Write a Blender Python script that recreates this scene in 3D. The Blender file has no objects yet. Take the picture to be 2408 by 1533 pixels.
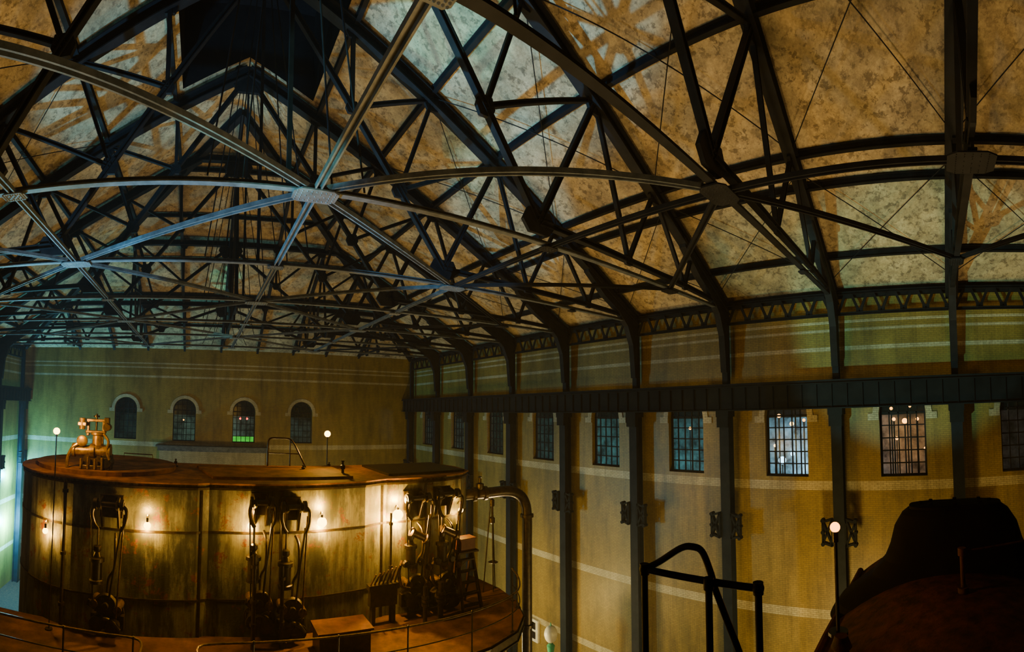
import bpy, math, random
from mathutils import Vector, Matrix
random.seed(4)
Z0=16.0
SC=bpy.context.scene
COL=SC.collection
F=1100.0; AL=math.radians(2.8); Y0=913.0; XV=472.0
# ---------------------------------------------------------------- camera (swept panoramic lens)
cd=bpy.data.cameras.new("camera"); cam=bpy.data.objects.new("camera",cd); COL.objects.link(cam)
cam.location=(0,0,Z0)
cam.rotation_euler=(math.pi/2+AL,0,-(1204-XV)/F)
cd.type='PANO'
cd.panorama_type='CENTRAL_CYLINDRICAL'
cd.central_cylindrical_range_u_min=-1204/F
cd.central_cylindrical_range_u_max=1204/F
cd.central_cylindrical_range_v_min=(Y0-1533)/F
cd.central_cylindrical_range_v_max=Y0/F
cd.central_cylindrical_radius=1.0
cd.clip_end=400; cd.clip_start=0.05
SC.camera=cam

# ---------------------------------------------------------------- materials
def newmat(name):
    m=bpy.data.materials.new(name); m.use_nodes=True
    nt=m.node_tree; return m,nt,nt.nodes['Principled BSDF']
def N(nt,t,**kw):
    n=nt.nodes.new(t)
    for k,v in kw.items(): setattr(n,k,v)
    return n
def ramp(nt,stops):
    r=N(nt,'ShaderNodeValToRGB'); e=r.color_ramp.elements
    while len(e)<len(stops): e.new(0.5)
    for el,(p,c) in zip(e,stops):
        el.position=p; el.color=(*c,1) if len(c)==3 else c
    return r
def noise(nt,scale,detail=4,rough=.6,vec=None,dist=0):
    n=N(nt,'ShaderNodeTexNoise'); n.inputs['Scale'].default_value=scale; n.inputs['Detail'].default_value=detail
    n.inputs['Roughness'].default_value=rough; n.inputs['Distortion'].default_value=dist
    if vec: nt.links.new(vec,n.inputs['Vector'])
    return n
def mix(nt,a,b,fac,mode='MIX'):
    m=N(nt,'ShaderNodeMix',data_type='RGBA',blend_type=mode)
    for s,v in((6,a),(7,b)):
        if hasattr(v,'is_linked') or hasattr(v,'links'): nt.links.new(v,m.inputs[s])
        else: m.inputs[s].default_value=(*v,1)
    if isinstance(fac,(int,float)): m.inputs[0].default_value=fac
    else: nt.links.new(fac,m.inputs[0])
    return m.outputs[2]
def pos(nt,scale=(1,1,1)):
    g=N(nt,'ShaderNodeNewGeometry'); mp=N(nt,'ShaderNodeMapping'); mp.inputs['Scale'].default_value=scale
    nt.links.new(g.outputs['Position'],mp.inputs['Vector']); return mp.outputs[0]
def metal(name,c1,c2,scale=3,rough=.55,metallic=.3,stretch=(1,1,1),bump=.1,spec=.5):
    m,nt,b=newmat(name)
    n=noise(nt,scale,6,.65,pos(nt,stretch)); r=ramp(nt,[(.35,c1),(.68,c2)])
    nt.links.new(n.outputs['Fac'],r.inputs[0]); nt.links.new(r.outputs[0],b.inputs['Base Color'])
    b.inputs['Roughness'].default_value=rough; b.inputs['Metallic'].default_value=metallic
    b.inputs['Specular IOR Level'].default_value=spec
    if bump:
        bp=N(nt,'ShaderNodeBump'); bp.inputs['Strength'].default_value=bump; bp.inputs['Distance'].default_value=.02
        nt.links.new(n.outputs['Fac'],bp.inputs['Height']); nt.links.new(bp.outputs[0],b.inputs['Normal'])
    return m
def emit(name,col,s):
    m,nt,b=newmat(name); b.inputs['Base Color'].default_value=(0,0,0,1); b.inputs['Specular IOR Level'].default_value=0
    b.inputs['Emission Color'].default_value=(*col,1); b.inputs['Emission Strength'].default_value=s
    return m
STEEL=metal('dark_paint_and_shaded_steel',(.004,.005,.007),(.011,.012,.015),2,.65,0,spec=.15)
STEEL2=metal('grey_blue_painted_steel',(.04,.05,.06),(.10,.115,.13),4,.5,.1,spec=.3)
COLM=metal('column_paint',(.004,.007,.012),(.010,.015,.022),2,.6,0,spec=.12)
GIRD=metal('girder_paint',(.003,.005,.007),(.008,.011,.014),1.5,.65,0,spec=.10)
IRON=metal('oily_cast_iron',(.012,.009,.007),(.045,.030,.018),9,.42,.6)
BRASS=metal('oily_brass_machinery',(.10,.055,.012),(.40,.26,.07),6,.38,.5)
GREASY=metal('greasy_brown_iron',(.03,.02,.01),(.14,.08,.03),7,.38,.6)
RUSTTOP=metal('rusty_deck_plate',(.03,.013,.006),(.10,.043,.014),2.5,.75,.1,bump=.4,spec=.2)
RUSTCAP=metal('rusty_cylinder_top',(.09,.037,.012),(.28,.12,.032),2.5,.75,.1,bump=.4,spec=.3)
RUSTDK=metal('dark_rust',(.012,.006,.005),(.060,.020,.011),6,.8,.1,bump=.8,spec=.2)
REDBOX=metal('red_brown_paint',(.07,.014,.008),(.13,.032,.018),5,.6,.0)
LADM=metal('dark_brown_paint',(.014,.006,.004),(.035,.015,.009),5,.6,.0,spec=.2)
BLACK=metal('black_iron_and_dark_void',(.002,.002,.004),(.006,.006,.008),2,.85,0,spec=.1)
WHITEP=metal('white_enamel',(.55,.55,.5),(.75,.74,.68),3,.4,0)
GREENP=metal('green_paint',(.03,.25,.12),(.05,.35,.2),5,.5,0)
CONC=metal('street_building_stone',(.01,.01,.01),(.34,.34,.33),.7,.8,0,bump=0)
LIDM=metal('orange_rust_lid',(.03,.009,.002),(.085,.030,.007),3,.7,0,spec=.15)

def plaster():
    m,nt,b=newmat('mouldy_plaster'); p=pos(nt)
    L=nt.links.new
    big=noise(nt,.45,5,.65,p); rb=ramp(nt,[(.34,(.25,.195,.11)),(.5,(.42,.335,.195)),(.66,(.55,.45,.28))]); L(big.outputs['Fac'],rb.inputs[0])
    reg=noise(nt,.8,3,.6,p); rg=ramp(nt,[(.34,(.3,.3,.3)),(.52,(1,1,1))]); L(reg.outputs['Fac'],rg.inputs[0])
    sp=noise(nt,1.6,7,.72,p,.1); rs=ramp(nt,[(.44,(0,0,0)),(.60,(1,1,1))]); L(sp.outputs['Fac'],rs.inputs[0])
    c=mix(nt,rb.outputs[0],(.15,.115,.07),rs.outputs[0]); base=mix(nt,rb.outputs[0],c,.55)
    fl=noise(nt,4.6,6,.7,p,.2); rf=ramp(nt,[(.52,(0,0,0)),(.58,(1,1,1))]); L(fl.outputs['Fac'],rf.inputs[0])
    mul=N(nt,'ShaderNodeMath',operation='MULTIPLY'); L(rg.outputs[0],mul.inputs[0]); L(rf.outputs[0],mul.inputs[1])
    c2=mix(nt,base,(.10,.072,.042),mul.outputs[0])
    c2=mix(nt,base,c2,.75)
    fine=noise(nt,13,5,.75,p); rr=ramp(nt,[(.32,(.65,.65,.65)),(.66,(1.12,1.12,1.12))]); L(fine.outputs['Fac'],rr.inputs[0])
    c3=mix(nt,c2,rr.outputs[0],.85,'MULTIPLY')
    L(c3,b.inputs['Base Color']); b.inputs['Roughness'].default_value=.85
    bp=N(nt,'ShaderNodeBump'); bp.inputs['Strength'].default_value=.6; bp.inputs['Distance'].default_value=.05
    L(fl.outputs['Fac'],bp.inputs['Height']); L(bp.outputs[0],b.inputs['Normal'])
    return m
PLASTER=plaster()

BANDS=[(3.45,3.56),(3.1,3.22),(2.3,2.48),(-3.5,-3.12),(-8.8,-8.42),(-12.8,-12.45)]
def brick(name,c1,c2,mortar,bands=True):
    m,nt,b=newmat(name)
    g=N(nt,'ShaderNodeNewGeometry'); s=N(nt,'ShaderNodeSeparateXYZ'); nt.links.new(g.outputs['Position'],s.inputs[0])
    ad=N(nt,'ShaderNodeMath',operation='ADD'); nt.links.new(s.outputs[0],ad.inputs[0]); nt.links.new(s.outputs[1],ad.inputs[1])
    cb=N(nt,'ShaderNodeCombineXYZ'); nt.links.new(ad.outputs[0],cb.inputs[0]); nt.links.new(s.outputs[2],cb.inputs[1])
    br=N(nt,'ShaderNodeTexBrick'); nt.links.new(cb.outputs[0],br.inputs['Vector'])
    br.inputs['Scale'].default_value=1; br.inputs['Brick Width'].default_value=.24; br.inputs['Row Height'].default_value=.08
    br.inputs['Mortar Size'].default_value=.009; br.inputs['Mortar Smooth'].default_value=.2
    br.inputs['Color1'].default_value=(*c1,1); br.inputs['Color2'].default_value=(*c2,1); br.inputs['Mortar'].default_value=(*mortar,1)
    col=br.outputs['Color']
    if bands:
        wt=N(nt,'ShaderNodeTexBrick'); nt.links.new(cb.outputs[0],wt.inputs['Vector'])
        wt.inputs['Scale'].default_value=1; wt.inputs['Brick Width'].default_value=.24; wt.inputs['Row Height'].default_value=.08
        wt.inputs['Mortar Size'].default_value=.008
        wt.inputs['Color1'].default_value=(.55,.50,.34,1); wt.inputs['Color2'].default_value=(.47,.42,.27,1); wt.inputs['Mortar'].default_value=(.22,.19,.12,1)
        tot=None
        for lo,hi in BANDS:
            mid=(lo+hi)/2+Z0; hw=(hi-lo)/2
            cp=N(nt,'ShaderNodeMath',operation='COMPARE'); nt.links.new(s.outputs[2],cp.inputs[0]); cp.inputs[1].default_value=mid; cp.inputs[2].default_value=hw
            if tot is None: tot=cp.outputs[0]
            else:
                a=N(nt,'ShaderNodeMath',operation='MAXIMUM'); nt.links.new(tot,a.inputs[0]); nt.links.new(cp.outputs[0],a.inputs[1]); tot=a.outputs[0]
        col=mix(nt,col,wt.outputs['Color'],tot)
    st=noise(nt,.45,6,.7,pos(nt,(1,1,.4))); r=ramp(nt,[(.32,(.42,.41,.36)),(.62,(1.08,1.05,1))]); nt.links.new(st.outputs['Fac'],r.inputs[0])
    col=mix(nt,col,r.outputs[0],.9,'MULTIPLY')
    dr=noise(nt,2.0,5,.7,pos(nt,(1,1,.1))); r2=ramp(nt,[(.28,(.5,.48,.42)),(.52,(1,1,1))]); nt.links.new(dr.outputs['Fac'],r2.inputs[0])
    col=mix(nt,col,r2.outputs[0],.8,'MULTIPLY')
    gr=noise(nt,14,3,.7,pos(nt)); r4=ramp(nt,[(.35,(.82,.82,.8)),(.65,(1.08,1.08,1.08))]); nt.links.new(gr.outputs['Fac'],r4.inputs[0])
    col=mix(nt,col,r4.outputs[0],.8,'MULTIPLY')
    nt.links.new(col,b.inputs['Base Color']); b.inputs['Roughness'].default_value=.45
    bp=N(nt,'ShaderNodeBump'); bp.inputs['Strength'].default_value=.3; bp.inputs['Distance'].default_value=.01; bp.invert=True
    nt.links.new(br.outputs['Fac'],bp.inputs['Height']); nt.links.new(bp.outputs[0],b.inputs['Normal'])
    return m
BRICK=brick('buff_brick',(.31,.225,.045),(.265,.19,.036),(.165,.12,.03))
WBRICK=brick('white_glazed_brick',(.52,.48,.34),(.44,.40,.27),(.2,.17,.12),False)
DWBRICK=brick('dimmed_white_brick',(.34,.31,.20),(.28,.25,.16),(.16,.14,.09),False)  # white glazed brick darkened to stand in for dim light on the panel

def tankmat():
    m,nt,b=newmat('streaked_boiler_plate')
    n=noise(nt,1.1,7,.7,pos(nt,(1,1,.28))); r=ramp(nt,[(.3,(.012,.014,.014)),(.45,(.035,.038,.035)),(.55,(.14,.145,.13)),(.66,(.06,.05,.04)),(.8,(.022,.018,.014))])
    nt.links.new(n.outputs['Fac'],r.inputs[0])
    p2=noise(nt,2.2,8,.82,pos(nt)); r2=ramp(nt,[(.56,(0,0,0)),(.60,(1,1,1))]); nt.links.new(p2.outputs['Fac'],r2.inputs[0])
    c=mix(nt,r.outputs[0],(.10,.03,.008),r2.outputs[0])
    v=noise(nt,5,5,.7,pos(nt,(1,1,.06))); r3=ramp(nt,[(.32,(.18,.18,.17)),(.6,(1,1,1))]); nt.links.new(v.outputs['Fac'],r3.inputs[0])
    c=mix(nt,c,r3.outputs[0],.9,'MULTIPLY')
    nt.links.new(c,b.inputs['Base Color']); b.inputs['Roughness'].default_value=.5; b.inputs['Metallic'].default_value=.1
    b.inputs['Specular IOR Level'].default_value=.35
    bp=N(nt,'ShaderNodeBump'); bp.inputs['Strength'].default_value=.6; bp.inputs['Distance'].default_value=.03
    nt.links.new(p2.outputs['Fac'],bp.inputs['Height']); nt.links.new(bp.outputs[0],b.inputs['Normal'])
    return m
TANK=tankmat()
def glassmat():
    m,nt,b=newmat('dirty_window_glass')
    out=nt.nodes['Material Output']
    tr=N(nt,'ShaderNodeBsdfTransparent'); tr.inputs[0].default_value=(.85,.92,.92,1)
    b.inputs['Base Color'].default_value=(.02,.035,.035,1); b.inputs['Roughness'].default_value=.15
    n=noise(nt,1.5,4,.6,pos(nt)); r=ramp(nt,[(.35,(.5,.5,.5)),(.65,(.85,.85,.85))]); nt.links.new(n.outputs['Fac'],r.inputs[0])
    mx=N(nt,'ShaderNodeMixShader'); nt.links.new(r.outputs[0],mx.inputs[0]); nt.links.new(b.outputs[0],mx.inputs[1]); nt.links.new(tr.outputs[0],mx.inputs[2])
    nt.links.new(mx.outputs[0],out.inputs[0]); return m
GLASS=glassmat()
BULB=emit('warm_bulb',(1,.50,.06),22)
BULBN=emit('orange_bulb',(1,.30,.03),9)

# ---------------------------------------------------------------- mesh builder
class MB:
    def __init__(s): s.v=[]; s.f=[]
    def add(s,v,f):
        o=len(s.v); s.v+= [Vector(p) for p in v]; s.f+=[tuple(i+o for i in q) for q in f]; return s
    def box(s,lo,hi):
        x0,y0,z0=lo;x1,y1,z1=hi
        return s.add([(x,y,z) for z in(z0,z1) for y in(y0,y1) for x in(x0,x1)],
              [(0,2,3,1),(4,5,7,6),(0,1,5,4),(2,6,7,3),(0,4,6,2),(1,3,7,5)])
    def prism(s,poly,ext):
        n=len(poly); e=Vector(ext); P=[Vector(p) for p in poly]
        return s.add(P+[p+e for p in P],[tuple(range(n-1,-1,-1)),tuple(range(n,2*n))]+[(i,(i+1)%n,n+(i+1)%n,n+i) for i in range(n)])
    def beam(s,p,q,prof,up=(0,0,1)):
        p=Vector(p);q=Vector(q);d=(q-p).normalized();u=Vector(up)
        if abs(d.dot(u))>.98: u=Vector((0,1,0)) if abs(d.y)<.9 else Vector((1,0,0))
        a=d.cross(u).normalized(); b=a.cross(d)
        return s.prism([p+a*x+b*y for x,y in prof],q-p)
    def frame(s,d):
        d=d.normalized(); u=Vector((0,0,1)) if abs(d.z)<.9 else Vector((1,0,0))
        a=d.cross(u).normalized(); return a,a.cross(d)
    def cyl(s,p,q,r,r2=None,n=16):
        p=Vector(p);q=Vector(q); r2=r if r2 is None else r2; a,b=s.frame(q-p)
        v=[];
        for c,rr in((p,r),(q,r2)):
            for i in range(n):
                t=2*math.pi*i/n; v.append(c+a*rr*math.cos(t)+b*rr*math.sin(t))
        return s.add(v,[tuple(range(n-1,-1,-1)),tuple(range(n,2*n))]+[(i,(i+1)%n,n+(i+1)%n,n+i) for i in range(n)])
    def revolve(s,prof,c=(0,0,0),n=24,sx=1,sy=1,axis=None,pw=1):
        c=Vector(c); v=[];m=len(prof)
        if axis is None: A,B,D=Vector((1,0,0)),Vector((0,1,0)),Vector((0,0,1))
        else: D=Vector(axis).normalized(); A,B=s.frame(D)
        sg=lambda q:math.copysign(abs(q)**pw,q)
        for r,z in prof:
            for i in range(n):
                t=2*math.pi*i/n; v.append(c+A*r*sx*sg(math.cos(t))+B*r*sy*sg(math.sin(t))+D*z)
        f=[(j*n+i,j*n+(i+1)%n,(j+1)*n+(i+1)%n,(j+1)*n+i) for j in range(m-1) for i in range(n)]
        f+= [tuple(range(n-1,-1,-1)),tuple(range((m-1)*n,m*n))]
        return s.add(v,f)
    def sphere(s,c,r,n=14,k=8,sz=1):
        pr=[(max(.001,r*math.sin(math.pi*j/k)),-r*sz*math.cos(math.pi*j/k)) for j in range(k+1)]
        return s.revolve(pr,c,n)
    def tube(s,path,r,n=10,rs=None):
        P=[Vector(p) for p in path]; v=[]; m=len(P); a=None
        for i,p in enumerate(P):
            d=(P[min(i+1,m-1)]-P[max(i-1,0)]).normalized()
            if a is None: a,b=s.frame(d)
            else:
                a=(a-d*a.dot(d)).normalized(); b=a.cross(d)
            rr=rs[i] if rs else r
            for j in range(n):
                t=2*math.pi*j/n; v.append(p+a*rr*math.cos(t)+b*rr*math.sin(t))
        f=[(j*n+i,j*n+(i+1)%n,(j+1)*n+(i+1)%n,(j+1)*n+i) for j in range(m-1) for i in range(n)]
        f+= [tuple(range(n-1,-1,-1)),tuple(range((m-1)*n,m*n))]
        return s.add(v,f)
def smooth_path(pts,sub=6):
    P=[Vector(p) for p in pts]; out=[]
    for i in range(len(P)-1):
        p0=P[max(i-1,0)];p1=P[i];p2=P[i+1];p3=P[min(i+2,len(P)-1)]
        for k in range(sub):
            t=k/sub
            out.append(.5*((2*p1)+(p2-p0)*t+(2*p0-5*p1+4*p2-p3)*t*t+(-p0+3*p1-3*p2+p3)*t**3))
    out.append(P[-1]); return out
import bmesh
def mk(mb,name,mat,parent=None,origin=None,smooth=False,label=None,category=None,kind=None,group=None,bevel=0):
    me=bpy.data.meshes.new(name)
    if parent is not None: org=Vector(parent['_o'])
    else: org=Vector(origin) if origin else Vector((0,0,0))
    me.from_pydata([tuple(p-org) for p in mb.v],[],mb.f)
    bm=bmesh.new(); bm.from_mesh(me); bmesh.ops.recalc_face_normals(bm,faces=bm.faces); bm.to_mesh(me); bm.free()
    if smooth:
        me.shade_smooth()
        try: me.set_sharp_from_angle(angle=math.radians(40))
        except Exception: pass
    me.materials.append(mat)
    o=bpy.data.objects.new(name,me); COL.objects.link(o)
    if parent is not None: o.parent=parent
    else: o.location=org+Vector((0,0,Z0))
    o['_o']=tuple(org)
    if bevel:
        bv=o.modifiers.new('bevel','BEVEL'); bv.width=bevel; bv.segments=2; bv.limit_method='ANGLE'
    if label: o['label']=label
    if category: o['category']=category
    if kind: o['kind']=kind
    if group: o['group']=group
    return o
def thing(name,loc,label,category,group=None):
    e=bpy.data.objects.new(name,None); COL.objects.link(e); e.empty_display_size=.3
    e.location=Vector(loc)+Vector((0,0,Z0)); e['_o']=tuple(loc); e['label']=label; e['category']=category
    if group: e['group']=group
    return e
def Iprof(w,d,t=.02):
    a,b=w/2,d/2; k=t*.7
    return [(-a,-b),(a,-b),(a,-b+t),(k,-b+t),(k,b-t),(a,b-t),(a,b),(-a,b),(-a,b-t),(-k,b-t),(-k,-b+t),(-a,-b+t)]
def Tprof(w,d,t=.02):
    a,b=w/2,d/2
    return [(-a,-b),(a,-b),(a,-b+t),(t,-b+t),(t,b),(-t,b),(-t,-b+t),(-a,-b+t)]
def Uprof(w,d,t=.02):
    a,b=w/2,d/2
    return [(-a,-b),(-a+t*1.6,-b),(-a+t*1.6,b-t),(a-t*1.6,b-t),(a-t*1.6,-b),(a,-b),(a,b),(-a,b)]
def light(kind,loc,energy,col,size=.5,target=None,angle=60,blend=.5,name='hall_light'):
    l=bpy.data.lights.new(name,kind); l.energy=energy; l.color=col
    if kind in('POINT','SPOT'): l.shadow_soft_size=size
    if kind=='SPOT': l.spot_size=math.radians(angle); l.spot_blend=blend
    o=bpy.data.objects.new(name,l); COL.objects.link(o); o.location=Vector(loc)+Vector((0,0,Z0))
    if target is not None:
        d=Vector(target)-Vector(loc); o.rotation_euler=d.to_track_quat('-Z','Y').to_euler()
    return o

# ---------------------------------------------------------------- dimensions (h = height above the eye)
XC=1.6; HU=17.0; XR=19.1; XL=-15.9; YE=39.3; YB=-8.0
EAVE=4.78
def hR(u): return 4.6+.55*(HU-u)
def hC(u): return 5.05+.55*(HU-u)
TY=[-5.95,-.8,4.0,8.95,13.9,18.85,23.8,28.75,33.7]
# ---------------------------------------------------------------- walls with arched openings
def arch_pts(c,hw,zs,n=12):
    return [(c-hw*math.cos(math.pi*i/n),zs+hw*math.sin(math.pi*i/n)) for i in range(n+1)]
def wall(name,axis,const,u0,u1,z0,z1,wins,depth,inward):
    mb=MB()
    def P(u,z,off=0):
        return (const+off,u,z) if axis=='x' else (u,const+off,z)
    out=-inward*depth
    edges=[u0]
    W=sorted(wins,key=lambda w:w[0])
    for a,b in zip(W[:-1],W[1:]): edges.append((a[0]+b[0])/2)
    edges.append(u1)
    if not W: mb.add([P(u0,z0),P(u1,z0),P(u1,z1),P(u0,z1)],[(0,1,2,3)])
    for k,(c,hw,zsill,zs) in enumerate(W):
        a,b=edges[k],edges[k+1]
        def quad(p,q,r,s): mb.add([P(*p),P(*q),P(*r),P(*s)],[(0,1,2,3)])
        quad((a,z0),(b,z0),(b,zsill),(a,zsill))
        quad((a,zsill),(c-hw,zsill),(c-hw,z1),(a,z1))
        quad((c+hw,zsill),(b,zsill),(b,z1),(c+hw,z1))
        ap=arch_pts(c,hw,zs)
        for i in range(len(ap)-1):
            quad(ap[i],ap[i+1],(ap[i+1][0],z1),(ap[i][0],z1))
        loop=[(c-hw,zsill)]+ap+[(c+hw,zsill)]
        for i in range(len(loop)):
            p=loop[i];q=loop[(i+1)%len(loop)]
            mb.add([P(*p),P(*q),P(*q,out),P(*p,out)],[(0,1,2,3)])
    return mk(mb,name,BRICK,kind='structure')
WSILL=-2.95; WSPR=-.36; WHW=.95
RW=[(.0728*19.1+4.97*k,WHW,WSILL,WSPR) for k in range(-1,8) if .0728*19.1+4.97*k<38]
EW=[(x,WHW,WSILL,WSPR) for x in(-6.3,-1.32,3.69,8.64)]
wall('wall_right','x',XR,YB,YE,-16,EAVE,RW,.45,-1)
wall('wall_end','y',YE,XL,XR,-16,EAVE,EW,.45,-1)
wall('wall_left','x',XL,YB,YE,-16,EAVE,[],.45,1)
wall('wall_back','y',YB,XL,XR,-16,EAVE,[],.45,1)
mk(MB().box((XL,YB,-16.2),(XR,YE,-16)),'floor',RUSTDK,kind='structure')
wn=[0]
def window(axis,const,c,inward):
    wn[0]+=1
    def P(u,z,off=0): return (const+off*inward,u,z) if axis=='x' else (u,const+off*inward,z)
    loc=P(c,WSILL); e=bpy.data.objects.new('window_%d'%wn[0],None); COL.objects.link(e); e.location=Vector(loc)+Vector((0,0,Z0)); e['_o']=tuple(loc); e['kind']='structure'
    hw=WHW; zs=WSPR; so=-.28
    def obar(mb,p,q,w,off0,off1):
        p=Vector(p);q=Vector(q);d=(q-p).normalized(); n=Vector((-d.y,d.x))*w/2
        poly=[p+n,q+n,q-n,p-n]
        vs=[P(v.x,v.y,off0) for v in poly]+[P(v.x,v.y,off1) for v in poly]
        mb.add(vs,[(0,1,2,3),(4,5,6,7),(0,1,5,4),(1,2,6,5),(2,3,7,6),(3,0,4,7)])
    fr=MB(); loop=[(c-hw,WSILL)]+arch_pts(c,hw,zs)+[(c+hw,WSILL)]
    for i in range(len(loop)): obar(fr,loop[i],loop[(i+1)%len(loop)],.14,so-.05,so+.05)
    mk(fr,'frame',STEEL,e)
    mu=MB()
    for k in(-1.5,-.5,.5,1.5):
        x=c+hw*k/2.5*1.0; top=zs+math.sqrt(max(0,hw*hw-(x-c)**2)); obar(mu,(x,WSILL),(x,top),.05,so-.03,so+.03)
    for k in range(1,6):
        z=WSILL+(zs-WSILL)*k/5; obar(mu,(c-hw,z),(c+hw,z),.05 if k!=5 else .08,so-.03,so+.03)
    obar(mu,(c-hw*.85,zs+.45),(c+hw*.85,zs+.45),.045,so-.03,so+.03)
    mk(mu,'muntin_grid',STEEL,e)
    gl=MB().add([P(u,z,so-.01) for u,z in loop],[tuple(range(len(loop)))]); mk(gl,'glass_pane',GLASS,e)
    su=MB(); n=12
    ri,ro=hw+.02,hw+.27
    for i in range(n):
        t0=math.pi*i/n;t1=math.pi*(i+1)/n
        q=[(c-r*math.cos(t),zs+r*math.sin(t)) for r,t in((ri,t0),(ro,t0),(ro,t1),(ri,t1))]
        su.add([P(u,z,.0) for u,z in q]+[P(u,z,.05) for u,z in q],[(4,5,6,7),(0,1,5,4),(1,2,6,5),(2,3,7,6),(3,0,4,7)])
    for s in(-1,1):
        a,b=sorted((c+s*ri,c+s*(ro+.2)))
        q=[(a,zs-.28),(b,zs-.28),(b,zs),(a,zs)]
        su.add([P(u,z,.0) for u,z in q]+[P(u,z,.05) for u,z in q],[(4,5,6,7),(0,1,5,4),(1,2,6,5),(2,3,7,6),(3,0,4,7)])
    mk(su,'brick_surround',WBRICK,e)
for w in EW: window('y',YE,w[0],-1)
for w in RW: window('x',XR,w[0],-1)
mb=MB().box((-3.3,38.9,-16),(5.5,39.28,-3.75)); mk(mb,'trim_1',DWBRICK,kind='structure')
mb=MB().box((-3.6,38.5,-3.42),(5.8,39.28,-3.30)).box((-3.45,38.7,-3.75),(5.65,39.28,-3.42)); mk(mb,'trim_2',STEEL2,kind='structure')
# ---------------------------------------------------------------- ceiling
mb=MB(); UW=17.5
for s in(-1,1):
    X=lambda u:XC+s*u
    pts=[(X(UW),YB,hC(UW)),(X(UW),YE,hC(UW)),(X(0),YE-UW,hC(0)),(X(0),18.6,hC(0)),(X(2.7),18.6,hC(2.7)),(X(2.7),YB,hC(2.7))]
    mb.add(pts,[tuple(range(6))])
mb.add([(XC-UW,YE,hC(UW)),(XC+UW,YE,hC(UW)),(XC,YE-UW,hC(0))],[(0,1,2)])
mk(mb,'ceiling',PLASTER,kind='structure')
mb=MB(); a=2.7; z0=hC(a); z1=16.6
for s in(-1,1): mb.add([(XC+s*a,YB,z0),(XC+s*a,18.6,z0),(XC+s*a,18.6,z1),(XC+s*a,YB,z1)],[(0,1,2,3)])
mb.add([(XC-a,18.6,z0),(XC,18.6,hC(0)),(XC+a,18.6,z0),(XC+a,18.6,z1),(XC-a,18.6,z1)],[(0,1,2,3,4)])
mb.add([(XC-a,YB,z1),(XC-a,18.6,z1),(XC+a,18.6,z1),(XC+a,YB,z1)],[(0,1,2,3)])
mk(mb,'ceiling.001',BLACK,kind='structure')  # black colour stands in for the shade inside the roof monitor
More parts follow.
